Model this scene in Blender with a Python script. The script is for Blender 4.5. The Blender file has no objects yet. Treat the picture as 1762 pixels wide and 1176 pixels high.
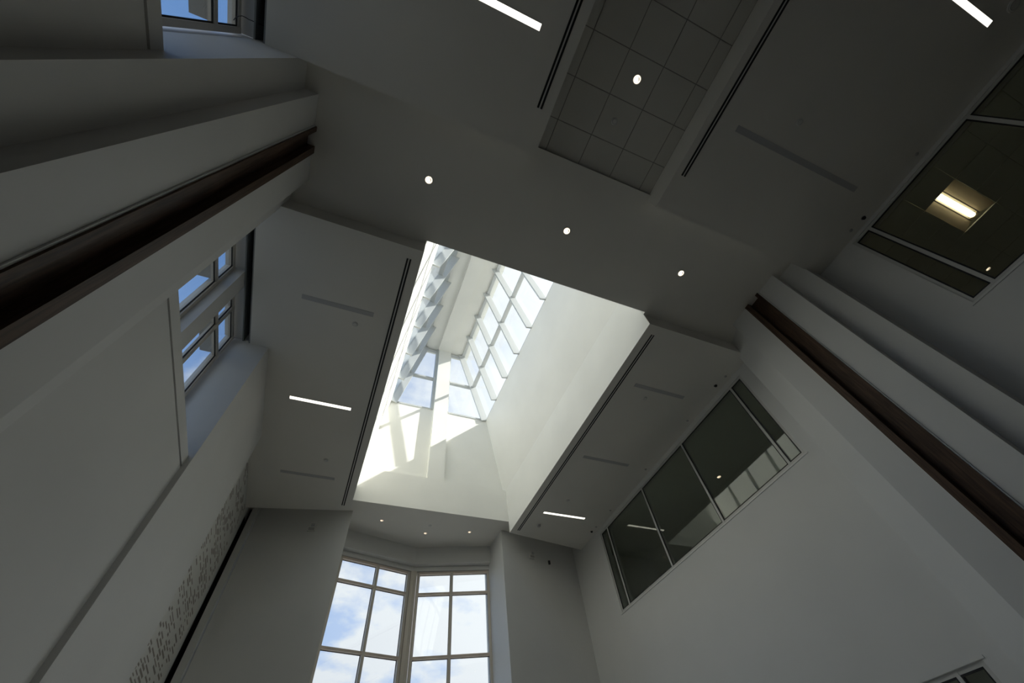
import bpy, bmesh, math, random
from mathutils import Vector, Matrix

S = bpy.context.scene
COL = S.collection
ZO = 1.5                       # height of the camera above the floor; all z below are relative to the camera

# ------------------------------------------------------------------ camera
cam_d = bpy.data.cameras.new('camera')
cam = bpy.data.objects.new('camera', cam_d)
COL.objects.link(cam)
RC = ((0.9264173869728324, -0.3658153299680261, -0.08905037605093825),
      (0.2530818122152002, 0.7801820519439632, -0.5720712911433131),
      (0.2787479532486284, 0.507439760153746, 0.8153554245694385))
m = Matrix(((RC[0][0], -RC[1][0], -RC[2][0], 0),
            (RC[0][1], -RC[1][1], -RC[2][1], 0),
            (RC[0][2], -RC[1][2], -RC[2][2], ZO),
            (0, 0, 0, 1)))
cam.matrix_world = m
cam_d.sensor_width = 36
cam_d.lens = 36 * 698.46 / 1762
cam_d.clip_start = 0.05
cam_d.clip_end = 500
S.camera = cam

# ------------------------------------------------------------------ exposure
S.view_settings.view_transform = 'Standard'
S.view_settings.look = 'None'
S.view_settings.gamma = 1
S.view_settings.use_curve_mapping = False
S.view_settings.exposure = 0.0
try:
    S.cycles.use_denoising = True
    S.cycles.denoiser = 'OPENIMAGEDENOISE'
    S.cycles.max_bounces = 14
    S.cycles.diffuse_bounces = 9
    S.cycles.glossy_bounces = 4
    S.cycles.transparent_max_bounces = 24
    S.cycles.sample_clamp_indirect = 6
except Exception:
    pass

# ------------------------------------------------------------------ sun and sky
SUN = Vector((1.87, -0.78, 1.745)).normalized()          # direction towards the sun
sd = bpy.data.lights.new('sun', 'SUN')
sd.energy = 8.0
sd.angle = math.radians(0.55)
sd.color = (1.0, 0.955, 0.88)
sun = bpy.data.objects.new('sun', sd)
COL.objects.link(sun)
sun.location = SUN * 60
sun.rotation_euler = SUN.to_track_quat('Z', 'Y').to_euler()

world = bpy.data.worlds.new('sky')
S.world = world
world.use_nodes = True
wn = world.node_tree
wn.nodes.clear()


def wnode(t, **kw):
    n = wn.nodes.new(t)
    for k, v in kw.items():
        setattr(n, k, v)
    return n


def wmath(op, a, b=None, clamp=False):
    n = wnode('ShaderNodeMath', operation=op, use_clamp=clamp)
    for i, v in enumerate((a, b)):
        if v is None:
            continue
        if isinstance(v, (int, float)):
            n.inputs[i].default_value = v
        else:
            wn.links.new(v, n.inputs[i])
    return n.outputs[0]


def wramp(v, pts):
    n = wnode('ShaderNodeValToRGB')
    e = n.color_ramp.elements
    while len(e) < len(pts):
        e.new(0.5)
    for el, (p, c) in zip(e, pts):
        el.position = p
        el.color = (*c, 1) if len(c) == 3 else c
    wn.links.new(v, n.inputs[0])
    return n.outputs[0]


def wmix(f, a, b):
    n = wnode('ShaderNodeMix', data_type='RGBA')
    if isinstance(f, (int, float)):
        n.inputs[0].default_value = f
    else:
        wn.links.new(f, n.inputs[0])
    for i, v in ((6, a), (7, b)):
        if isinstance(v, tuple):
            n.inputs[i].default_value = (*v, 1)
        else:
            wn.links.new(v, n.inputs[i])
    return n.outputs[2]


tc = wnode('ShaderNodeTexCoord')
sep = wnode('ShaderNodeSeparateXYZ')
wn.links.new(tc.outputs['Generated'], sep.inputs[0])
DX, DY, DZ = sep.outputs
zz = wmath('ADD', wmath('MAXIMUM', DZ, 0.0), 0.22)
comb = wnode('ShaderNodeCombineXYZ')
wn.links.new(wmath('DIVIDE', DX, zz), comb.inputs[0])
wn.links.new(wmath('DIVIDE', DY, zz), comb.inputs[1])
noi = wnode('ShaderNodeTexNoise')
noi.inputs['Scale'].default_value = 3.3
noi.inputs['Detail'].default_value = 9
noi.inputs['Roughness'].default_value = 0.56
noi.inputs['Distortion'].default_value = 0.1
wn.links.new(comb.outputs[0], noi.inputs['Vector'])
# fewer clouds on the side away from the sun
dots = wnode('ShaderNodeVectorMath', operation='DOT_PRODUCT')
wn.links.new(tc.outputs['Generated'], dots.inputs[0])
dots.inputs[1].default_value = SUN
cover = wmath('ADD', noi.outputs['Fac'], wmath('MULTIPLY', wmath('ADD', DX, 0.02), 0.45))
cloud = wramp(cover, [(0.45, (0, 0, 0)), (0.58, (1, 1, 1))])
blue = wramp(DZ, [(0.0, (0.70, 0.83, 0.98)), (0.30, (0.50, 0.65, 0.95)), (0.52, (0.33, 0.50, 0.86)), (0.80, (0.17, 0.33, 0.68))])
c1 = wmix(cloud, blue, (0.90, 0.93, 0.985))
glow = wmath('ADD', wmath('ADD', wmath('MULTIPLY', dots.outputs['Value'], 0.6), wmath('MULTIPLY', wmath('MULTIPLY', DX, wmath('MAXIMUM', DZ, 0.0)), 2.0)), 0.04, True)
c2 = wmix(glow, c1, (1.22, 1.24, 1.26))
ground_f = wramp(wmath('MULTIPLY', DZ, -1.0), [(0.0, (0, 0, 0)), (0.02, (1, 1, 1))])
c3 = wmix(ground_f, c2, (0.20, 0.20, 0.18))
bg = wnode('ShaderNodeBackground')
bg.inputs[1].default_value = 1.0
wn.links.new(c3, bg.inputs[0])
wo = wnode('ShaderNodeOutputWorld')
wn.links.new(bg.outputs[0], wo.inputs[0])


# ------------------------------------------------------------------ materials
def mat(name, col, rough=0.6, spec=0.5, metal=0.0):
    m_ = bpy.data.materials.new(name)
    m_.use_nodes = True
    b = m_.node_tree.nodes['Principled BSDF']
    b.inputs['Base Color'].default_value = (*col, 1)
    b.inputs['Roughness'].default_value = rough
    b.inputs['Metallic'].default_value = metal
    if 'Specular IOR Level' in b.inputs:
        b.inputs['Specular IOR Level'].default_value = spec
    return m_


def paint(name, col, rough=0.55, bump=0.02, var=0.03):
    """emulsion on plasterboard: slight tone drift and roller texture"""
    m_ = mat(name, col, rough, 0.35)
    nt = m_.node_tree
    b = nt.nodes['Principled BSDF']
    t = nt.nodes.new('ShaderNodeTexCoord')
    n1 = nt.nodes.new('ShaderNodeTexNoise')
    n1.inputs['Scale'].default_value = 0.7
    n1.inputs['Detail'].default_value = 3
    nt.links.new(t.outputs['Object'], n1.inputs['Vector'])
    r = nt.nodes.new('ShaderNodeValToRGB')
    r.color_ramp.elements[0].position = 0.3
    r.color_ramp.elements[0].color = (*[c * (1 - var) for c in col], 1)
    r.color_ramp.elements[1].position = 0.7
    r.color_ramp.elements[1].color = (*[min(1, c * (1 + var)) for c in col], 1)
    nt.links.new(n1.outputs['Fac'], r.inputs[0])
    nt.links.new(r.outputs[0], b.inputs['Base Color'])
    n2 = nt.nodes.new('ShaderNodeTexNoise')
    n2.inputs['Scale'].default_value = 160
    nt.links.new(t.outputs['Object'], n2.inputs['Vector'])
    bp = nt.nodes.new('ShaderNodeBump')
    bp.inputs['Strength'].default_value = bump
    bp.inputs['Distance'].default_value = 0.004
    nt.links.new(n2.outputs['Fac'], bp.inputs['Height'])
    nt.links.new(bp.outputs[0], b.inputs['Normal'])
    return m_


def wood(name, dark, light):
    m_ = mat(name, dark, 0.5, 0.15)
    nt = m_.node_tree
    b = nt.nodes['Principled BSDF']
    t = nt.nodes.new('ShaderNodeTexCoord')
    mp = nt.nodes.new('ShaderNodeMapping')
    mp.inputs['Scale'].default_value = (9, 9, 0.55)
    n1 = nt.nodes.new('ShaderNodeTexNoise')
    n1.inputs['Scale'].default_value = 4
    n1.inputs['Detail'].default_value = 7
    n1.inputs['Distortion'].default_value = 0.6
    r = nt.nodes.new('ShaderNodeValToRGB')
    r.color_ramp.elements[0].position = 0.3
    r.color_ramp.elements[0].color = (*dark, 1)
    r.color_ramp.elements[1].position = 0.75
    r.color_ramp.elements[1].color = (*light, 1)
    nt.links.new(t.outputs['Object'], mp.inputs[0])
    nt.links.new(mp.outputs[0], n1.inputs['Vector'])
    nt.links.new(n1.outputs['Fac'], r.inputs[0])
    nt.links.new(r.outputs[0], b.inputs['Base Color'])
    return m_


def glass(name, tint, refl=1.0):
    m_ = bpy.data.materials.new(name)
    m_.use_nodes = True
    nt = m_.node_tree
    nt.nodes.clear()
    tr = nt.nodes.new('ShaderNodeBsdfTransparent')
    tr.inputs[0].default_value = (*tint, 1)
    gl = nt.nodes.new('ShaderNodeBsdfGlossy')
    gl.inputs['Color'].default_value = (0.95, 0.97, 0.96, 1)
    gl.inputs['Roughness'].default_value = 0.0
    # Schlick reflectance from the angle between view and normal (same for both faces of the pane)
    ge = nt.nodes.new('ShaderNodeNewGeometry')
    dt = nt.nodes.new('ShaderNodeVectorMath')
    dt.operation = 'DOT_PRODUCT'
    nt.links.new(ge.outputs['Incoming'], dt.inputs[0])
    nt.links.new(ge.outputs['Normal'], dt.inputs[1])
    prev = dt.outputs['Value']
    for op, c in (('ABSOLUTE', None), ('SUBTRACT', 1.0), ('POWER', 5.0), ('MULTIPLY', 0.96), ('ADD', 0.04), ('MULTIPLY', refl)):
        mu = nt.nodes.new('ShaderNodeMath')
        mu.operation = op
        if op == 'SUBTRACT':
            mu.inputs[0].default_value = c
            nt.links.new(prev, mu.inputs[1])
        else:
            nt.links.new(prev, mu.inputs[0])
            if c is not None:
                mu.inputs[1].default_value = c
        mu.use_clamp = op == 'MULTIPLY'
        prev = mu.outputs[0]
    mx = nt.nodes.new('ShaderNodeMixShader')
    nt.links.new(mu.outputs[0], mx.inputs[0])
    nt.links.new(tr.outputs[0], mx.inputs[1])
    nt.links.new(gl.outputs[0], mx.inputs[2])
    o = nt.nodes.new('ShaderNodeOutputMaterial')
    nt.links.new(mx.outputs[0], o.inputs[0])
    return m_


def emit(name, col, s):
    m_ = bpy.data.materials.new(name)
    m_.use_nodes = True
    nt = m_.node_tree
    nt.nodes.clear()
    e = nt.nodes.new('ShaderNodeEmission')
    e.inputs[0].default_value = (*col, 1)
    e.inputs[1].default_value = s
    o = nt.nodes.new('ShaderNodeOutputMaterial')
    nt.links.new(e.outputs[0], o.inputs[0])
    return m_


WHITE = paint('wall_paint', (0.655, 0.655, 0.645))
CEIL = paint('ceiling_paint', (0.74, 0.725, 0.685))
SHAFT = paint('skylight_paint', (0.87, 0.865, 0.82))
TRIMW = mat('white_trim_paint', (0.66, 0.66, 0.64), 0.4)
TILE = paint('acoustic_tile', (0.62, 0.61, 0.57), 0.85, 0.25, 0.05)
TEE = mat('tee_grid_grey', (0.30, 0.29, 0.27), 0.6)
ROOMC = paint('room_ceiling', (0.74, 0.75, 0.69), 0.8)
ROOMW = paint('room_wall', (0.7, 0.7, 0.66))
NEARW = paint('near_wall_bounce_cut', (0.22, 0.20, 0.18))  # unseen wall, colour darkened so less light bounces onto the near ceiling
FLOOR = paint('floor_finish', (0.46, 0.425, 0.37), 0.45, 0.05, 0.10)
WOODM = wood('stained_wood', (0.042, 0.026, 0.018), (0.125, 0.078, 0.052))
TANF = mat('tan_aluminium', (0.62, 0.57, 0.50), 0.4, 0.5)
TANR = mat('tan_aluminium_pink', (0.66, 0.56, 0.48), 0.4, 0.5)
GREYF = mat('painted_steel_mullion', (0.56, 0.58, 0.58), 0.4)
WHITEF = mat('pale_grey_frame', (0.55, 0.55, 0.53), 0.4)
BLACK = mat('black_rubber', (0.012, 0.012, 0.012), 0.6)
DARKM = mat('dark_metal', (0.22, 0.23, 0.23), 0.5)
ALU = mat('aluminium_bead', (0.80, 0.81, 0.80), 0.35, 0.5, 0.0)
SLOTM = mat('slot_brown', (0.27, 0.245, 0.22), 0.8)
PERFM = paint('perforated_board', (0.66, 0.655, 0.63))
GREYP = mat('grey_plastic', (0.42, 0.42, 0.42), 0.5)
LENSOFF = mat('unlit_diffuser', (0.47, 0.475, 0.49), 0.45)
EXTW = paint('exterior_stone', (0.34, 0.33, 0.31), 0.85, 0.2, 0.12)
FLOORDK = paint('bounce_cut_floor', (0.13, 0.12, 0.115), 0.95, 0.4, 0.2)  # for the added floor sheet that keeps bounce off the near ceiling
GROUND = paint('ground_paving', (0.24, 0.24, 0.22), 0.9)
GLASS = glass('clear_glass', (0.95, 0.97, 0.97))
GLASSI = glass('interior_glass', (0.93, 0.96, 0.93), 1.0)
LAMP = emit('lit_diffuser', (1.0, 0.93, 0.80), 2.6)
SPOT = emit('downlight_lens', (1.0, 0.84, 0.62), 2.2)
SPOTD = emit('dim_downlight_lens', (1.0, 0.78, 0.56), 1.3)
TROFL = emit('troffer_lamp', (1.0, 0.83, 0.55), 4.6)
TROFP = mat('troffer_pan', (0.62, 0.53, 0.38), 0.5)


# ------------------------------------------------------------------ mesh helpers
class MB:
    def __init__(self):
        self.v = []
        self.f = []

    def hexa(self, p):
        """8 points: 4 of one end in order, 4 of the other end in the same order"""
        b = len(self.v)
        self.v += [tuple(q) for q in p]
        for f in ((0, 1, 2, 3), (7, 6, 5, 4), (0, 4, 5, 1), (1, 5, 6, 2), (2, 6, 7, 3), (3, 7, 4, 0)):
            self.f.append(tuple(b + i for i in f))
        return self

    def box(self, x0, x1, y0, y1, z0, z1):
        return self.hexa([(x0, y0, z0), (x1, y0, z0), (x1, y1, z0), (x0, y1, z0),
                          (x0, y0, z1), (x1, y0, z1), (x1, y1, z1), (x0, y1, z1)])

    def prism(self, poly, a0, a1, axis='z'):
        """extrude a polygon: axis z -> poly in xy, axis y -> poly in xz, axis x -> poly in yz"""
        def pt(p, a):
            return {'z': (p[0], p[1], a), 'y': (p[0], a, p[1]), 'x': (a, p[0], p[1])}[axis]
        b = len(self.v)
        n = len(poly)
        self.v += [pt(p, a0) for p in poly] + [pt(p, a1) for p in poly]
        self.f.append(tuple(range(b, b + n)))
        self.f.append(tuple(range(b + 2 * n - 1, b + n - 1, -1)))
        for i in range(n):
            j = (i + 1) % n
            self.f.append((b + i, b + n + i, b + n + j, b + j))
        return self

    def bar(self, p0, p1, u, v, u0, u1, v0, v1):
        p0, p1, u, v = Vector(p0), Vector(p1), Vector(u), Vector(v)
        q = [(u0, v0), (u1, v0), (u1, v1), (u0, v1)]
        return self.hexa([p0 + u * a + v * b for a, b in q] + [p1 + u * a + v * b for a, b in q])

    def wall(self, axis, a0, a1, us, zs, holes):
        """slab with rectangular holes; axis is the thin axis, us and zs the outer ranges"""
        U = sorted(set(list(us) + [h[0] for h in holes] + [h[1] for h in holes]))
        Z = sorted(set(list(zs) + [h[2] for h in holes] + [h[3] for h in holes]))
        U = [u for u in U if us[0] <= u <= us[1]]
        Z = [z for z in Z if zs[0] <= z <= zs[1]]

        def solid(i, j):
            if i < 0 or j < 0 or i >= len(U) - 1 or j >= len(Z) - 1:
                return False
            cu, cz = (U[i] + U[i + 1]) / 2, (Z[j] + Z[j + 1]) / 2
            return not any(h[0] < cu < h[1] and h[2] < cz < h[3] for h in holes)

        idx = {}

        def vid(i, j, k):
            if (i, j, k) not in idx:
                a = (a0, a1)[k]
                idx[(i, j, k)] = len(self.v)
                self.v.append((a, U[i], Z[j]) if axis == 'x' else (U[i], a, Z[j]) if axis == 'y' else (U[i], Z[j], a))
            return idx[(i, j, k)]
        for i in range(len(U) - 1):
            for j in range(len(Z) - 1):
                if not solid(i, j):
                    continue
                for k in (0, 1):
                    self.f.append((vid(i, j, k), vid(i + 1, j, k), vid(i + 1, j + 1, k), vid(i, j + 1, k)))
                for di, dj, e in ((-1, 0, ((i, j), (i, j + 1))), (1, 0, ((i + 1, j), (i + 1, j + 1))),
                                  (0, -1, ((i, j), (i + 1, j))), (0, 1, ((i, j + 1), (i + 1, j + 1)))):
                    if not solid(i + di, j + dj):
                        (a, b), (c, d) = e
                        self.f.append((vid(a, b, 0), vid(c, d, 0), vid(c, d, 1), vid(a, b, 1)))
        return self

    def lathe(self, prof, n=28, cx=0, cy=0):
        """prof: list of (r, z); revolved about z"""
        b = len(self.v)
        for r, z in prof:
            for i in range(n):
                a = 2 * math.pi * i / n
                self.v.append((cx + r * math.cos(a), cy + r * math.sin(a), z))
        for k in range(len(prof) - 1):
            for i in range(n):
                j = (i + 1) % n
                self.f.append((b + k * n + i, b + k * n + j, b + (k + 1) * n + j, b + (k + 1) * n + i))
        return self

    def disc(self, r, z, n=28, cx=0, cy=0, a0=0, a1=None):
        b = len(self.v)
        if a1 is None:
            self.v += [(cx + r * math.cos(2 * math.pi * i / n), cy + r * math.sin(2 * math.pi * i / n), z) for i in range(n)]
            self.f.append(tuple(range(b, b + n)))
        return self

    def build(self, name, material, parent=None, loc=None, smooth=False, origin=True, shaft=None):
        """vertices are camera-relative unless loc is given, when they are local to it"""
        me = bpy.data.meshes.new(name)
        off = ZO if loc is None and origin else 0
        me.from_pydata([(x, y, z + off) for x, y, z in self.v], [], self.f)
        bm = bmesh.new()
        bm.from_mesh(me)
        bmesh.ops.recalc_face_normals(bm, faces=bm.faces)
        bm.to_mesh(me)
        bm.free()
        if smooth:
            for p in me.polygons:
                p.use_smooth = True
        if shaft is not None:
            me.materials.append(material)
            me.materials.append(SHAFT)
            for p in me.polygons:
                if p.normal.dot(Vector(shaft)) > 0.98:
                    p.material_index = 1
        if shaft is None:
            me.materials.append(material)
        o = bpy.data.objects.new(name, me)
        COL.objects.link(o)
        if parent is not None:
            o.parent = parent
        if loc is not None:
            o.location = loc
        return o


def struct(o, label=None):
    o['kind'] = 'structure'
    if label:
        o['label'] = label
    return o


def empty(name, loc=(0, 0, 0)):
    o = bpy.data.objects.new(name, None)
    o.empty_display_size = 0.2
    COL.objects.link(o)
    o.location = (loc[0], loc[1], loc[2] + ZO) if loc != (0, 0, 0) else loc
    return o


def tag(o, label, cat, group=None):
    o['label'] = label
    o['category'] = cat
    if group:
        o['group'] = group
    return o


def copy_tree(o, loc=None, parent=None):
    c = o.copy()
    COL.objects.link(c)
    c.parent = parent
    if loc is not None:
        c.location = (loc[0], loc[1], loc[2] + ZO)
    for ch in [k for k in bpy.data.objects if k.parent == o]:
        copy_tree(ch, None, c)
    return c


# ------------------------------------------------------------------ key levels and lines
FL = -1.5            # floor
ZS = 6.775           # underside of the dropped side ceilings
ZB = 7.15            # underside of cross beam and bay soffit
ZT = 7.21            # acoustic tiles
ZR = 7.45            # underside of the roof deck
XL, XR = 0.155, 4.87  # sides of the skylight shaft
YE = 10.90           # far edge of the shaft
YG = 11.10           # gable
ZK, ZSILL, ZTR, ZTOP = 8.27, 11.50, 13.34, 15.36
LX = {ZK: XL, ZSILL: 0.604, ZTOP: 1.52}
RX = {ZK: XR, ZSILL: 4.36, ZTOP: 3.36}
YN = -0.4           # near end of the roof lantern
T = 0.2             # lantern wall thickness

# ------------------------------------------------------------------ floor, ground
struct(MB().box(-3.0, 13.2, -7.2, 13.4, FL - 0.2, FL).build('floor', FLOOR), 'floor of the tall hall')
struct(MB().box(-1.85, 6.95, -6.95, 1.5, FL, FL + 0.012).build('floor', FLOORDK), 'unseen dark sheet added on the near floor to cut bounce light')  # added out of view to darken the near ceiling and corners
struct(MB().box(-120, 120, -120, 120, FL - 0.5, FL - 0.25).build('ground', GROUND), 'paved ground outside the building')

# ------------------------------------------------------------------ ceiling
ceiling = struct(MB().wall('z', ZR, ZR + 0.25, (-3.15, 13.2), (-7.2, 13.5),
                           [(XL - T - 0.01, XR + T + 0.01, YN - 0.21, YG + 0.21)]).build('ceiling', CEIL), 'roof deck over the hall with the skylight opening')
YB0, YB1 = 0.73, 2.86          # cross beam
MB().box(-2.2, 7.3, YB0, YB1, ZB, ZR).build('cross_beam', CEIL, ceiling)
MB().box(-2.475, XL, YB1, 2.93, ZB, ZR).build('beam_filler', CEIL, ceiling)
MB().box(XR, 7.58, YB1, 2.93, ZB, ZR).build('beam_filler', CEIL, ceiling)
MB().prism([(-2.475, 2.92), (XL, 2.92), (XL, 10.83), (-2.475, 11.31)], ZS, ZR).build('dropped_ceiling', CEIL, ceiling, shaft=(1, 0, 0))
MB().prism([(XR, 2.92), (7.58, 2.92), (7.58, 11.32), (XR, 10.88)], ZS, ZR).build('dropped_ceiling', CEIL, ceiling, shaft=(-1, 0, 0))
MB().box(-2.475, 1.357, -7.0, 0.83, ZS, ZR).build('dropped_ceiling', CEIL, ceiling)
MB().box(3.64, 7.58, -7.0, 0.83, ZS, ZR).build('dropped_ceiling', CEIL, ceiling)
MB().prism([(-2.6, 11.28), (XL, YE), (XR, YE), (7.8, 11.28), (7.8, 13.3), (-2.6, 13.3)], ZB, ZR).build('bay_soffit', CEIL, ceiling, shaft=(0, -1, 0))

# acoustic tiles in the near recess, each tile its own piece
gx = [1.357, 1.58, 2.19, 2.80, 3.41, 3.64]
gy = [0.73, 0.25, -0.36, -0.97, -1.58, -2.19, -2.80, -3.41, -4.02, -4.63]
for i in range(5):
    for j in range(9):
        g = 0.007
        MB().box(gx[i] + g, gx[i + 1] - g, gy[j + 1] + g, gy[j] - g, ZT, ZT + 0.02).build('ceiling_tile', TILE, ceiling)
MB().box(1.357, 3.64, -4.63, 0.73, ZT + 0.006, ZT + 0.03).build('tee_grid', TEE, ceiling)
MB().box(1.357, 3.64, -7.0, -4.63, ZT, ZR).build('ceiling_panel', CEIL, ceiling)

# ------------------------------------------------------------------ skylight lantern
lan = struct(empty('wall_skylight'), 'white sloped walls of the roof lantern above the hall')

# sides: vertical curb above the roof deck, then the sloped plasterboard up to the glass
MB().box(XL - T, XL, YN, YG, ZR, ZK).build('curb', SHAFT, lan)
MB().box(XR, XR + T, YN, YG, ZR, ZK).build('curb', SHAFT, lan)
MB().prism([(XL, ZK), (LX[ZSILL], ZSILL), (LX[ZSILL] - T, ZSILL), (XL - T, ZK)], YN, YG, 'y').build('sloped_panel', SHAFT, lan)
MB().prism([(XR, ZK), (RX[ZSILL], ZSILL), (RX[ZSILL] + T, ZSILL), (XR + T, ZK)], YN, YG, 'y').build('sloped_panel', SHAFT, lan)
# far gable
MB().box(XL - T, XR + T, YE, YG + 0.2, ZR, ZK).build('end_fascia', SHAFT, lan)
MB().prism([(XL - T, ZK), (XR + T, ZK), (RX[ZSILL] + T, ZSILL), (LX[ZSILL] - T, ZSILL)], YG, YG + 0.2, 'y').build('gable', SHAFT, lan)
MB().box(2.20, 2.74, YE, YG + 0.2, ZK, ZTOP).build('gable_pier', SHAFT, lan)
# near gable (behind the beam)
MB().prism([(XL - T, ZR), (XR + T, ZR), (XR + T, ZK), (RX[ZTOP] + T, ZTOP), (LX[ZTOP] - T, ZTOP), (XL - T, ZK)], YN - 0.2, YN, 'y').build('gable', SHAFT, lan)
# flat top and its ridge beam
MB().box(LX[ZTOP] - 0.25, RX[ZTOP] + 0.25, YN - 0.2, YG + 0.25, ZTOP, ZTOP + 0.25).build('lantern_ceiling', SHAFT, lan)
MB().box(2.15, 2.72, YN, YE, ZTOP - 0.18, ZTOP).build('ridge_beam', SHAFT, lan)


def lantern_side(idx, side, label):
    w = struct(empty('window_%d' % idx), label)
    X = LX if side < 0 else RX
    a = Vector((X[ZSILL], 0, ZSILL))
    b = Vector((X[ZTOP], 0, ZTOP))
    t = (b - a).normalized()
    n = Vector((-side * t.z, 0, side * t.x))        # into the room
    if n.x * -side < 0:
        n = -n
    tr = a + (b - a) * ((ZTR - ZSILL) / (ZTOP - ZSILL))
    ys = [YG - 0.06 - 1.157 * k for k in range(0, 10)] + [YN + 0.05]
    Y = Vector((0, 1, 0))
    low = a - t * 0.03
    for y in ys:
        MB().bar(low + Y * y, b + Y * y, Y, n, -0.026, 0.026, -0.05, 0.23).build('mullion', GREYF, w)
    for k in range(len(ys) - 1):
        y1, y0 = ys[k] - 0.026, ys[k + 1] + 0.026
        for (p, d) in ((tr, 0.11), (b - t * 0.05, 0.08), (a + t * 0.0, 0.0)):
            MB().bar(p + Y * y0, p + Y * y1, t, n, -0.026, 0.026, -0.05, d).build('transom', GREYF, w)
        for p, q in ((a, tr), (tr, b)):
            MB().bar(p + t * 0.03 + Y * y0, p + t * 0.03 + Y * y1, t, n, 0, (q - p).length - 0.06, -0.035, -0.02).build('pane', GLASS, w)
    return w


lantern_side(1, -1, 'left sloped glazing of the roof lantern, seen edge on')
lantern_side(2, 1, 'right sloped glazing of the roof lantern, grid of bright panes')


def lantern_end(idx, label):
    w = struct(empty('window_%d' % idx), label)

    def xl(z):
        return LX[ZSILL] + (LX[ZTOP] - LX[ZSILL]) * (z - ZSILL) / (ZTOP - ZSILL)

    def xr(z):
        return RX[ZSILL] + (RX[ZTOP] - RX[ZSILL]) * (z - ZSILL) / (ZTOP - ZSILL)
    y0, y1 = YG - 0.02, YG + 0.12
    zz_ = [ZSILL + 0.02, ZTR, ZTOP - 0.05]
    for z in zz_:
        h = 0.035
        for xa, xb in ((xl, lambda q: 2.20), (lambda q: 2.74, xr)):
            MB().hexa([(xa(z), y0, z - h), (xb(z), y0, z - h), (xb(z), y1, z - h), (xa(z), y1, z - h),
                       (xa(z), y0, z + h), (xb(z), y0, z + h), (xb(z), y1, z + h), (xa(z), y1, z + h)]).build('transom', GREYF, w)
    MB().box(2.10, 2.198, y0 - 0.05, y1, ZSILL, ZTOP).build('mullion', GREYF, w)
    MB().box(2.742, 2.80, y0, y1, ZSILL, ZTOP).build('mullion', GREYF, w)
    for f, s in ((xl, 1), (xr, -1)):
        MB().hexa([(f(ZSILL), y0, ZSILL), (f(ZSILL) + s * 0.07, y0, ZSILL), (f(ZSILL) + s * 0.07, y1, ZSILL), (f(ZSILL), y1, ZSILL),
                   (f(ZTOP), y0, ZTOP), (f(ZTOP) + s * 0.07, y0, ZTOP), (f(ZTOP) + s * 0.07, y1, ZTOP), (f(ZTOP), y1, ZTOP)]).build('mullion', GREYF, w)
    for za, zb in ((ZSILL, ZTR), (ZTR, ZTOP)):
        for xa, xb in ((xl, lambda q: 2.15), (lambda q: 2.77, xr)):
            ya, yb = YG + 0.06, YG + 0.075
            MB().hexa([(xa(za), ya, za), (xb(za), ya, za), (xb(za), yb, za), (xa(za), yb, za),
                       (xa(zb), ya, zb), (xb(zb), ya, zb), (xb(zb), yb, zb), (xa(zb), yb, zb)]).build('pane', GLASS, w)
    return w


lantern_end(3, 'tapered end windows of the roof lantern on both sides of the white pier')

# ------------------------------------------------------------------ generic framed window
def window(idx, label, o, s, t, n, sl, tl, mw=0.05, depth=0.10, goff=0.06, fm=TANF, gm=GLASS, gask=0.014, tfm=None, tw=None, tilt=0.0):
    """o: origin on the inner face; s along, t up, n into the room; sl / tl member centre lines"""
    w = struct(empty('window_%d' % idx), label)
    o, s, t, n = Vector(o), Vector(s).normalized(), Vector(t), Vector(n).normalized()
    h = mw / 2
    th = (tw or mw) / 2
    for a in sl:
        p = o + s * a
        MB().bar(p + t * (tl[0] - th), p + t * (tl[-1] + th), s, n, -h, h, -depth, 0).build('mullion', fm, w)
    for i in range(len(sl) - 1):
        a, b = sl[i] + h, sl[i + 1] - h
        for z in tl:
            MB().bar(o + s * a + t * z, o + s * b + t * z, t, n, -th, th, -depth, -0.004).build('transom', tfm or fm, w)
        for j in range(len(tl) - 1):
            z0, z1 = tl[j] + th, tl[j + 1] - th
            q = [o + s * a + t * z0 - n * goff, o + s * b + t * z0 - n * goff, o + s * b + t * z1 - n * (goff + tilt), o + s * a + t * z1 - n * (goff + tilt)]
            MB().hexa(q + [p - n * 0.012 for p in q]).build('pane', gm, w)
            g = MB()
            g.bar(o + s * a + t * z0, o + s * b + t * z0, t, n, 0, gask, -goff, -goff + 0.012)
            g.bar(o + s * a + t * z1, o + s * b + t * z1, t, n, -gask, 0, -goff, -goff + 0.012)
            g.bar(o + s * a + t * (z0 + gask), o + s * a + t * (z1 - gask), s, n, 0, gask, -goff, -goff + 0.012)
            g.bar(o + s * b + t * (z0 + gask), o + s * b + t * (z1 - gask), s, n, -gask, 0, -goff, -goff + 0.012)
            g.build('gasket', BLACK, w)
    return w


UP = (0, 0, 1)

# ------------------------------------------------------------------ right wall
XW = 7.58
wr = struct(MB().wall('x', XW, XW + 0.22, (-7.2, 12.2), (FL, ZR),
                      [(3.40, 10.08, 4.43, 6.65), (-6.56, 0.10, 4.46, 6.70), (3.40, 10.08, -0.9, 1.29)]).build('wall_right', WHITE),
            'white right wall with interior windows high up')
# stepped pilaster with a channel for the wood strip
MB().prism([(7.60, 0.82), (7.17, 0.82), (7.17, 1.22), (6.98, 1.22), (6.98, 1.64), (7.10, 1.64), (7.10, 2.07),
            (6.98, 2.07), (6.98, 2.50), (7.12, 2.50), (7.36, 3.04), (7.60, 3.04)], FL, ZB + 0.01).build('pilaster', WHITE, wr)


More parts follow.
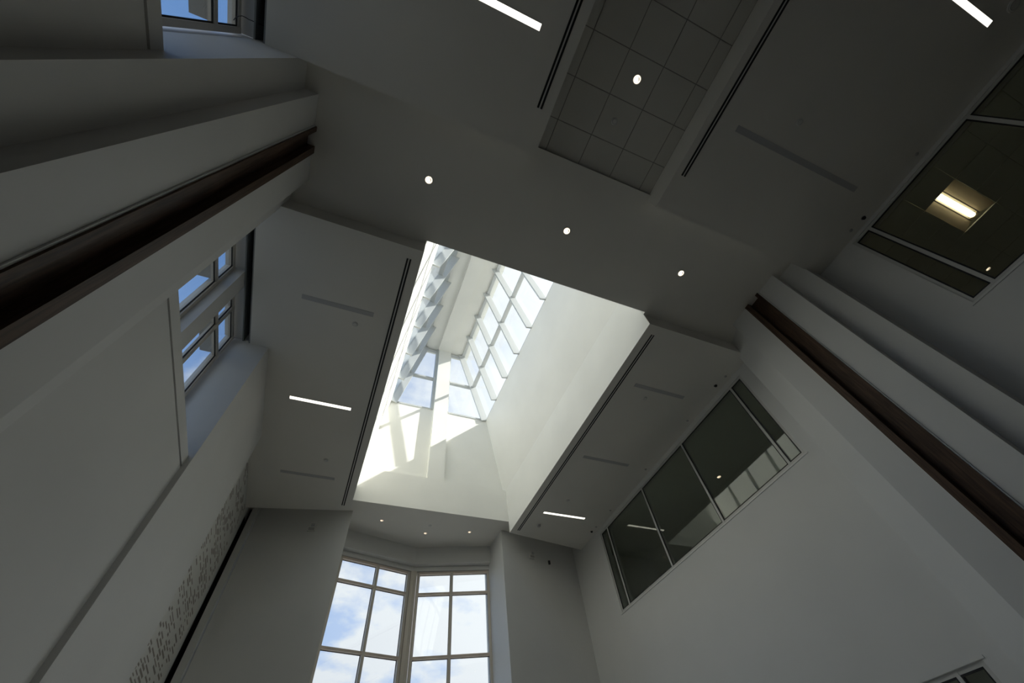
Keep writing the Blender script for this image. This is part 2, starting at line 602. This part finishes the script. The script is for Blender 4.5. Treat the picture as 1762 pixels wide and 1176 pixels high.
def wood_strip(idx, x, sgn, label):
    """dark wood channel lining up the pilaster: two rails, a recessed board and a metal bead"""
    t = struct(empty('trim_%d' % idx), label)
    f = x + sgn * 0.035

    def bx(a, b, y0, y1, name, mt):
        MB().box(min(a, b), max(a, b), y0, y1, FL, ZB - 0.01).build(name, mt, t)
    bx(x - sgn * 0.12, f, 1.66, 1.73, 'wood_rail', WOODM)
    bx(x - sgn * 0.12, x - sgn * 0.075, 1.73, 1.95, 'wood_board', WOODM)
    bx(x - sgn * 0.12, f, 1.95, 2.055, 'wood_rail', WOODM)
    bx(x - sgn * 0.10, x + sgn * 0.015, 1.642, 1.66, 'metal_bead', ALU)
    bx(x - sgn * 0.10, x + sgn * 0.006, 2.057, 2.068, 'metal_bead', ALU)
    return t


wood_strip(2, 6.98, -1, 'dark wood strip running up the right pilaster')

ysr = [3.43, 3.78, 5.765, 7.69, 9.68, 10.05]
window(4, 'five pane interior window high in the right wall beyond the pilaster', (XW + 0.012, 0, 0), (0, 1, 0), UP, (-1, 0, 0), ysr, [4.455, 6.625], 0.05, 0.11, 0.02, WHITEF, GLASSI, 0.022)
window(5, 'interior window high in the right wall nearest the camera, lit troffer behind it', (XW + 0.012, 0, 0), (0, 1, 0), UP, (-1, 0, 0),
       [-6.53, -6.16, -4.1, -2.16, -0.24, 0.077], [4.485, 6.675], 0.055, 0.10, 0.02, WHITEF, GLASSI, 0.022)
window(6, 'lower interior window in the right wall at the bottom corner of the view', (XW + 0.012, 0, 0), (0, 1, 0), UP, (-1, 0, 0), ysr, [-0.87, 1.265], 0.05, 0.10, 0.02, WHITEF, GLASSI, 0.022)
for y0, y1, z in ((3.36, 10.12, 4.425), (-6.6, 0.14, 4.455)):
    MB().box(XW - 0.012, XW + 0.004, y0, y1, z - 0.03, z).build('sill_strip', TRIMW, wr)
MB().box(XW - 0.012, XW + 0.004, 3.36, 10.12, 1.295, 1.325).build('head_strip', TRIMW, wr)

# rooms behind the interior windows
rm = struct(empty('wall_gallery'), 'walls, floor and ceiling of the rooms behind the interior windows')
MB().box(XW + 0.22, 13.0, -7.0, 11.8, 7.02, 7.15).build('room_ceiling', ROOMC, rm)
MB().box(XW + 0.22, 13.0, -7.0, 11.8, 2.9, 3.0).build('room_floor', FLOOR, rm)
MB().box(12.9, 13.0, -7.0, 11.8, FL, 7.02).build('room_back', ROOMW, rm)
MB().box(XW + 0.22, 12.9, 11.6, 11.8, FL, 7.02).build('room_end', ROOMW, rm)
MB().box(XW + 0.22, 12.9, -7.0, -6.9, FL, 7.02).build('room_end', ROOMW, rm)
MB().box(XW + 0.22, 12.9, 1.6, 1.75, 3.0, 7.02).build('room_partition', ROOMW, rm)
MB().box(XW + 0.22, 12.9, -7.0, 11.8, 2.2, 2.35).build('room_ceiling', ROOMC, rm)
MB().box(XW + 0.22, 12.9, 1.75, 11.6, 6.90, 7.02).build('room_ceiling', ROOMC, rm)
# grid ceiling of the near room
for i in range(8):
    for j in range(12):
        x0, y0 = 8.047 + 0.61 * i - 0.001, -5.76 + 0.61 * j
        if 1 <= i <= 2 and j == 7:
            continue
        MB().box(x0 + 0.006, x0 + 0.604, y0 + 0.006, y0 + 0.604, 6.90, 6.92).build('ceiling_tile', ROOMC, rm)

# ------------------------------------------------------------------ left wall
XO = -2.945        # outer face
wl = struct(MB().box(XO, -2.40, 8.40, 12.0, FL, ZR).build('wall_left', WHITE), 'white left wall with tall windows above a ledge')
MB().prism([(XO, 0.87), (-2.62, 0.87), (-2.62, 0.83), (-2.07, 0.83), (-2.07, 1.22), (-1.88, 1.22), (-1.88, 1.64), (-2.00, 1.64), (-2.00, 2.07),
            (-1.88, 2.07), (-1.88, 2.50), (-2.03, 2.50), (-2.15, 2.96), (XO, 2.96)], FL, ZB + 0.01).build('pilaster', WHITE, wl)
MB().prism([(XO, 5.86), (-2.62, 5.86), (-2.62, 5.82), (-2.15, 5.82), (-2.15, 8.40), (XO, 8.40)], FL, ZR).build('wall_pier', WHITE, wl)
wood_strip(1, -1.88, 1, 'dark wood strip running up the left pilaster')
for y0, y1 in ((2.96, 5.82), (-7.2, 0.83)):
    MB().box(XO, -2.22, y0, y1, FL, 3.945).build('spandrel_panel', WHITE, wl)
    MB().box(XO, -2.245, y0, y1, 3.945, 3.98).build('shadow_groove', GREYP, wl)
    MB().box(XO, -2.22, y0, y1, 3.98, 4.145).build('ledge_cap', WHITE, wl)
    MB().box(XO, -2.62, y0, y1, 6.86, ZR).build('window_head', WHITE, wl)
    MB().box(-2.62, -2.60, y0, y1, 6.80, ZR - 0.05).build('shade_pocket', DARKM, wl)
    MB().box(-2.495, -2.475, y0, y1, ZS + 0.004, ZR - 0.05).build('shade_pocket', DARKM, wl)
    MB().box(-2.60, -2.495, y0, y1, 7.25, 7.27).build('shade_pocket', BLACK, wl)
MB().box(XO, -2.62, 4.29, 4.59, 4.145, 6.86).build('window_pier', WHITE, wl)
MB().box(XO, -2.62, -0.74, -0.44, 4.145, 6.86).build('window_pier', WHITE, wl)
MB().box(XO, -2.62, -7.2, -2.05, 4.145, 6.86).build('wall_pier', WHITE, wl)
tl_ = [4.20, 6.205, 6.79]
lx = -2.77
window(7, 'left wall window beside the pilaster, seen past its edge', (lx, 0, 0), (0, 1, 0), UP, (1, 0, 0), [3.00, 3.69, 4.255], tl_, 0.07, 0.08, 0.035, TANF, GLASS, 0.016)
window(8, 'left wall window beyond the narrow wall pier', (lx, 0, 0), (0, 1, 0), UP, (1, 0, 0), [4.625, 5.09, 5.79], tl_, 0.07, 0.08, 0.035, TANF, GLASS, 0.016)
window(9, 'left wall window nearest the camera at the top edge of the view', (lx, 0, 0), (0, 1, 0), UP, (1, 0, 0), [-0.405, 0.25, 0.80], tl_, 0.07, 0.08, 0.035, TANF, GLASS, 0.016)
window(10, 'left wall window behind the camera', (lx, 0, 0), (0, 1, 0), UP, (1, 0, 0), [-2.02, -1.4, -0.775], tl_, 0.07, 0.08, 0.035, TANF, GLASS, 0.016)
for y0, y1 in ((3.0, 4.23), (4.62, 5.76), (-0.4, 0.765)):
    MB().box(-3.07, -2.86, y0, y1, 6.24, 6.34).build('sun_shelf', EXTW, wl)

# perforated board panel
perf = MB().box(-2.41, -2.385, 8.41, 11.42, FL, ZS - 0.005).build('perforated_panel', PERFM, wl)
random.seed(4)
sb = MB()
rows = int((ZS - FL) / 0.062)
for r in range(rows):
    z = FL + 0.04 + r * 0.062
    y = 8.6 + random.random() * 0.3
    while y < 11.15:
        L = random.choice((0.12, 0.18, 0.24, 0.30, 0.40))
        if random.random() < 0.6:
            sb.box(-2.386, -2.3835, y, min(y + L, 11.24), z, z + random.choice((0.020, 0.028, 0.036)))
        y += L + random.choice((0.05, 0.09, 0.14, 0.2))
so = sb.build('slot_perforations', SLOTM, perf)
so['kind'] = 'stuff'

# ------------------------------------------------------------------ far wall with the bay
wf = struct(MB().prism([(4.815, 11.41), (7.60, 11.85), (7.60, 12.2), (4.80, 13.0), (4.80, 12.4)], FL, ZB + 0.005).build('wall_far', WHITE), 'white far wall on both sides of the bay window')
MB().prism([(0.25, 11.41), (-2.12, 11.80), (-2.12, 12.3), (0.24, 13.0), (0.24, 12.4)], FL, ZB + 0.005).build('end_wall', WHITE, wf)
MB().prism([(-2.285, 11.66), (-2.14, 11.64), (-2.14, 12.0), (-2.285, 12.0)], FL, ZB + 0.005).build('corner_trim', TRIMW, wf)
MB().box(-2.42, -2.27, 12.0, 12.1, FL, ZB).build('shadow_gap', BLACK, wf)
MB().box(-2.41, -2.395, 11.72, 12.0, FL, ZS).build('shadow_gap', BLACK, wf)


def bayline(off):
    return [(0.2, 12.38 + off), (2.5, 12.97 + off), (4.85, 12.38 + off)]


def bayband(a, b, z0, z1, name, mt):
    p, q = bayline(a), bayline(b)
    MB().prism(p + q[::-1], z0, z1).build(name, mt, wf)


bayband(0, 0.5, 6.64, ZB + 0.005, 'bay_header', WHITE)
bayband(0.20, 0.5, 6.50, 6.64, 'blind_casing', TRIMW)
bayband(0.06, 0.5, FL, -0.6, 'bay_sill_wall', WHITE)
# the two facets meet on a post
apex = Vector((2.52, 13.20, 0))
jl, jr = Vector((0.27, 12.62, 0)), Vector((4.80, 12.62, 0))
sl_ = (apex - jl)
Ll = sl_.length
sl_.normalize()
sr_ = (jr - apex)
Lr = sr_.length
sr_.normalize()
zl = [-0.55, 1.08, 2.675, 4.257, 5.855, 6.455]
nl = Vector((sl_.y, -sl_.x, 0))
nr = Vector((sr_.y, -sr_.x, 0))
window(11, 'left facet of the tall bay window with sky beyond', jl, sl_, UP, nl, [0.03, Ll / 2, Ll - 0.15], zl, 0.075, 0.13, 0.11, TANF, GLASS, 0.012, TANR, 0.06)
window(12, 'right facet of the tall bay window with sky beyond', apex, sr_, UP, nr, [0.15, Lr / 2, Lr - 0.03], zl, 0.075, 0.13, 0.11, TANF, GLASS, 0.012, TANR, 0.06)
pp = struct(MB().prism([(2.43, 13.145), (2.52, 13.12), (2.61, 13.145), (2.66, 13.34), (2.38, 13.34)], -0.6, 6.50).build('trim_3', TANF), 'tan corner post between the two bay window facets')

# ------------------------------------------------------------------ near wall (behind the camera), made dark to cut bounce light
struct(MB().box(-3.0, 7.8, -7.2, -7.0, FL, ZR).build('wall_near', NEARW), 'unseen near wall behind the camera, darkened to cut bounce light')


# ================================================================== things on the ceilings
def downlight(loc, label, group, r=0.063, lens=None):
    t = empty('downlight', loc)
    tag(t, label, 'light', group)
    MB().lathe([(r + 0.012, 0.0), (r + 0.012, -0.008), (r, -0.012), (r - 0.006, -0.004), (r - 0.006, 0.0)]).build('trim_ring', TRIMW, t, (0, 0, 0))
    MB().disc(r - 0.006, -0.003).build('lens', lens or SPOT, t, (0, 0, 0))
    a = MB()
    b = len(a.v)
    nn = 14
    for i in range(nn + 1):
        th = math.radians(-100 + 150 * i / nn)
        wd = 0.012 * math.sin(math.pi * i / nn) + 0.001
        for rr in (r * 0.52 - wd / 2, r * 0.52 + wd / 2):
            a.v.append((rr * math.cos(th), rr * math.sin(th), -0.006))
    for i in range(nn):
        a.f.append((b + 2 * i, b + 2 * i + 2, b + 2 * i + 3, b + 2 * i + 1))
    a.build('reflector', GREYP, t, (0, 0, 0))
    return t


for x, nm in ((-0.08, 'lit round downlight in the cross beam nearest the left pilaster'),
              (2.495, 'lit round downlight at the middle of the cross beam'),
              (5.083, 'lit round downlight in the cross beam nearest the right pilaster')):
    downlight((x, 1.83, ZB), nm, 'downlights in the cross beam')
downlight((2.495, -0.68, ZT), 'lit round downlight in the middle of a square acoustic ceiling tile', None)
for x, y, nm in ((1.127, 11.708, 'small dim downlight in the bay soffit, left of three'),
                 (2.544, 12.094, 'small dim downlight in the bay soffit above the window post'),
                 (3.868, 11.728, 'small dim downlight in the bay soffit, right of three')):
    downlight((x, y, ZB), nm, 'downlights in the bay soffit', 0.050, SPOTD)
downlight((9.953, 6.925, 6.90), 'warm downlight behind the glass of the five pane interior window', None, 0.06, SPOTD)
downlight((11.196, -0.519, 6.90), 'tiny warm downlight behind the near interior window beyond the troffer', None, 0.045, SPOTD)


def strip(x0, x1, y, lit, label, group):
    t = empty('linear_light', ((x0 + x1) / 2, y, ZS))
    tag(t, label, 'light', group)
    hl = (x1 - x0) / 2
    w = 0.047
    MB().box(-hl, hl, -w + 0.006, w - 0.006, -0.004, 0.0).build('diffuser', LAMP if lit else LENSOFF, t, (0, 0, 0))
    f = MB()
    f.box(-hl - 0.006, hl + 0.006, -w, -w + 0.006, -0.006, 0)
    f.box(-hl - 0.006, hl + 0.006, w - 0.006, w, -0.006, 0)
    f.box(-hl - 0.006, -hl, -w + 0.006, w - 0.006, -0.006, 0)
    f.box(hl, hl + 0.006, -w + 0.006, w - 0.006, -0.006, 0)
    f.build('frame', TRIMW if lit else LENSOFF, t, (0, 0, 0))
    return t


g1 = 'recessed linear lights in the dropped ceilings'
for y, lit, nm in ((4.46, False, 'unlit linear light on the left dropped ceiling near the cross beam'),
                   (7.02, True, 'lit linear light on the left dropped ceiling beside the skylight'),
                   (9.56, False, 'unlit linear light on the left dropped ceiling near the far wall')):
    strip(-1.67, -0.42, y, lit, nm, g1)
for y, lit, nm in ((4.47, False, 'unlit linear light on the right dropped ceiling nearest the cross beam'),
                   (7.06, False, 'unlit linear light midway along the right dropped ceiling'),
                   (9.64, True, 'lit linear light on the right dropped ceiling near the far wall')):
    strip(5.465, 6.84, y, lit, nm, g1)
strip(-1.9, 0.80, -0.66, True, 'lit long linear light at the top edge left of the tile recess', g1)
strip(4.19, 6.87, -0.67, False, 'unlit long linear light on the near right ceiling', g1)
strip(4.19, 6.85, -3.12, True, 'lit long linear light in the top right corner', g1)


def slot_diffuser(x, y0, y1, label):
    t = empty('slot_diffuser', (x, (y0 + y1) / 2, ZS - 0.001))
    tag(t, label, 'air vent', 'twin slot air diffusers in the dropped ceilings')
    h = (y1 - y0) / 2
    for s in (-1, 1):
        MB().box(s * 0.026 - 0.015, s * 0.026 + 0.015, -h, h, -0.003, 0.0).build('slot', BLACK, t, (0, 0, 0))
    MB().box(-0.009, 0.009, -h, h, -0.005, 0.0).build('divider', TRIMW, t, (0, 0, 0))


slot_diffuser(-0.053, 3.13, 10.63, 'twin black slot vent along the left side of the skylight')
slot_diffuser(5.09, 3.14, 10.70, 'twin black slot vent along the right side of the skylight')
slot_diffuser(1.166, -6.0, 0.205, 'twin black slot vent left of the tile recess')
slot_diffuser(3.793, -6.0, 0.235, 'twin black slot vent right of the tile recess')


def sprinkler(loc, label, group, r=0.055, mt=None):
    t = empty('sprinkler', loc)
    tag(t, label, 'sprinkler', group)
    MB().lathe([(r, 0), (r, -0.006), (r * 0.93, -0.010), (r * 0.75, -0.010), (r * 0.7, -0.016), (0.001, -0.018)], 20).build('cover_plate', mt or TRIMW, t, (0, 0, 0))
    MB().lathe([(r * 0.72, -0.0105), (r * 0.70, -0.0165), (r * 0.62, -0.0172)], 20).build('shadow_ring', GREYP, t, (0, 0, 0))
    return t


g2 = 'concealed sprinkler covers in the ceilings'
for p, nm in (((-0.70, 4.77, ZS), 'round white sprinkler cover on the left ceiling near the cross beam'),
              ((-0.706, 8.88, ZS), 'round white sprinkler cover on the left ceiling near the far wall'),
              ((5.93, 4.77, ZS), 'round white sprinkler cover on the right ceiling near the first unlit strip'),
              ((5.92, 8.93, ZS), 'round white sprinkler cover on the right ceiling near the lit strip'),
              ((5.094, -1.11, ZS), 'round white sprinkler cover on the near right ceiling above the unlit strip'),
              ((2.45, -0.053, ZT), 'round sprinkler cover on an acoustic tile'),
              ((2.575, 11.66, ZB), 'round sprinkler cover on the bay soffit')):
    sprinkler(p, nm, g2)
sprinkler((6.972, -3.40, ZS), 'larger round disc on the ceiling in the extreme top right corner', g2, 0.09)
g3 = 'small window sprinklers along the right interior windows'
for y, nm in ((3.60, 'tiny grey sprinkler at the near corner of the five pane window'),
              (5.107, 'tiny grey sprinkler over the wide pane nearest the pilaster'),
              (7.08, 'tiny grey sprinkler over the middle wide pane'),
              (9.07, 'tiny grey sprinkler over the farthest wide pane'),
              (9.97, 'tiny grey sprinkler over the far narrow pane'),
              (-0.09, 'tiny grey sprinkler over the narrow pane of the near window'),
              (-1.49, 'tiny grey sprinkler over the near window beside the troffer')):
    sprinkler((7.42, y, ZS), nm, g3, 0.032, GREYP)


def sensor(loc, label):
    t = empty('sensor', loc)
    tag(t, label, 'sensor', 'black ceiling sensors beside the right wall')
    MB().lathe([(0.036, 0), (0.034, -0.012), (0.028, -0.03), (0.001, -0.034)], 18).build('dome', BLACK, t, (0, 0, 0), True)
    MB().lathe([(0.045, 0), (0.045, -0.004), (0.036, -0.005)], 18).build('base_ring', GREYP, t, (0, 0, 0))


sensor((7.368, 3.91, ZS), 'small black sensor over the five pane window by the pilaster')
sensor((7.40, 10.24, ZS), 'small black sensor over the five pane window by the far wall')
sensor((7.45, -0.35, ZS), 'small black sensor over the near interior window')

t = empty('smoke_detector', (5.589, 10.289, ZS))
tag(t, 'grey smoke detector on the right dropped ceiling near the skylight corner', 'smoke detector')
MB().lathe([(0.07, 0), (0.07, -0.015), (0.062, -0.02)], 24).build('base', TRIMW, t, (0, 0, 0))
MB().lathe([(0.055, -0.018), (0.05, -0.05), (0.03, -0.062), (0.001, -0.064)], 24).build('chamber', GREYP, t, (0, 0, 0), True)


def wall_dir(right):
    return Vector((0.987, 0.156, 0)) if right else Vector((0.987, -0.162, 0))


def wallplate(right, x, z, label, cat='alarm'):
    d = wall_dir(right)
    y = 11.41 + (x - 4.815) * 0.158 if right else 11.41 + (0.25 - x) * 0.1645
    n = Vector((d.y, -d.x, 0))
    t = empty('alarm_strobe', (x, y, z))
    tag(t, label, cat, 'alarm strobes high on the far wall')
    MB().bar((0, 0, -0.11), (0, 0, 0.11), d, n, -0.10, 0.10, 0, 0.03).build('back_plate', TRIMW, t, (0, 0, 0))
    MB().bar((0, 0, -0.085), (0, 0, -0.02), d, n, -0.07, 0.07, 0.03, 0.05).build('grille', GREYP, t, (0, 0, 0))
    MB().bar((0, 0, 0.02), (0, 0, 0.085), d, n, -0.03, 0.06, 0.03, 0.065).build('strobe_lens', LENSOFF, t, (0, 0, 0))


wallplate(False, -0.68, 6.60, 'square alarm strobe high on the far wall left of the bay')
wallplate(True, 5.865, 6.54, 'square alarm strobe high on the far wall right of the bay')
t = empty('camera_dome', (6.50, 11.41 + 1.685 * 0.158, 6.42))
tag(t, 'small black device on the far wall right of the bay', 'sensor')
MB().box(-0.03, 0.03, -0.05, 0.0, -0.055, 0.055).build('housing', BLACK, t, (0, 0, 0))
MB().box(-0.045, 0.045, -0.008, 0.0, -0.07, 0.07).build('back_plate', TRIMW, t, (0, 0, 0))

# ------------------------------------------------------------------ troffer in the near room
t = empty('troffer', (9.265, -1.18, 6.90))
tag(t, 'lit rectangular ceiling troffer glowing behind the near interior window', 'light')
hx, hy = 0.605, 0.30
for sg in (-1, 1):
    MB().hexa([(-hx, sg * 0.075, 0.085), (hx, sg * 0.075, 0.085), (hx, sg * hy, 0.0), (-hx, sg * hy, 0.0),
               (-hx, sg * 0.075, 0.095), (hx, sg * 0.075, 0.095), (hx, sg * hy, 0.01), (-hx, sg * hy, 0.01)]).build('reflector_pan', TROFP, t, (0, 0, 0))
    MB().box(-hx, hx, sg * 0.085 - 0.004, sg * 0.085 + 0.004, 0.074, 0.082).build('divider', DARKM, t, (0, 0, 0))
lens_poly = [(0.048 * math.cos(math.pi * k / 10), 0.085 - 0.048 * math.sin(math.pi * k / 10)) for k in range(11)]
MB().prism(lens_poly, -hx + 0.01, hx - 0.09, 'x').build('lamp_lens', TROFL, t, (0, 0, 0))
MB().box(hx - 0.085, hx, -0.07, 0.07, 0.07, 0.09).build('end_plate', TROFP, t, (0, 0, 0))

# ------------------------------------------------------------------ loose cable in the near left window
pts = [(-2.66, 0.669, 6.349), (-2.66, 0.648, 6.381), (-2.66, 0.626, 6.456), (-2.66, 0.612, 6.559), (-2.655, 0.62, 6.649),
       (-2.65, 0.635, 6.724), (-2.64, 0.641, 6.80), (-2.61, 0.648, 6.86), (-2.57, 0.657, 6.95), (-2.55, 0.66, 7.25)]
cb = MB()
pv = [Vector(p) for p in pts]
for i, p in enumerate(pv):
    d = (pv[min(i + 1, len(pv) - 1)] - pv[max(i - 1, 0)]).normalized()
    e1 = d.orthogonal().normalized()
    e2 = d.cross(e1)
    cb.v += [tuple(p + 0.0045 * (e1 * math.cos(k * math.pi / 3) + e2 * math.sin(k * math.pi / 3))) for k in range(6)]
    if i:
        for k in range(6):
            cb.f.append(((i - 1) * 6 + k, (i - 1) * 6 + (k + 1) % 6, i * 6 + (k + 1) % 6, i * 6 + k))
co = cb.build('cable', BLACK)
tag(co, 'thin dark cable hooked out of the shade pocket at the near left window', 'cable')
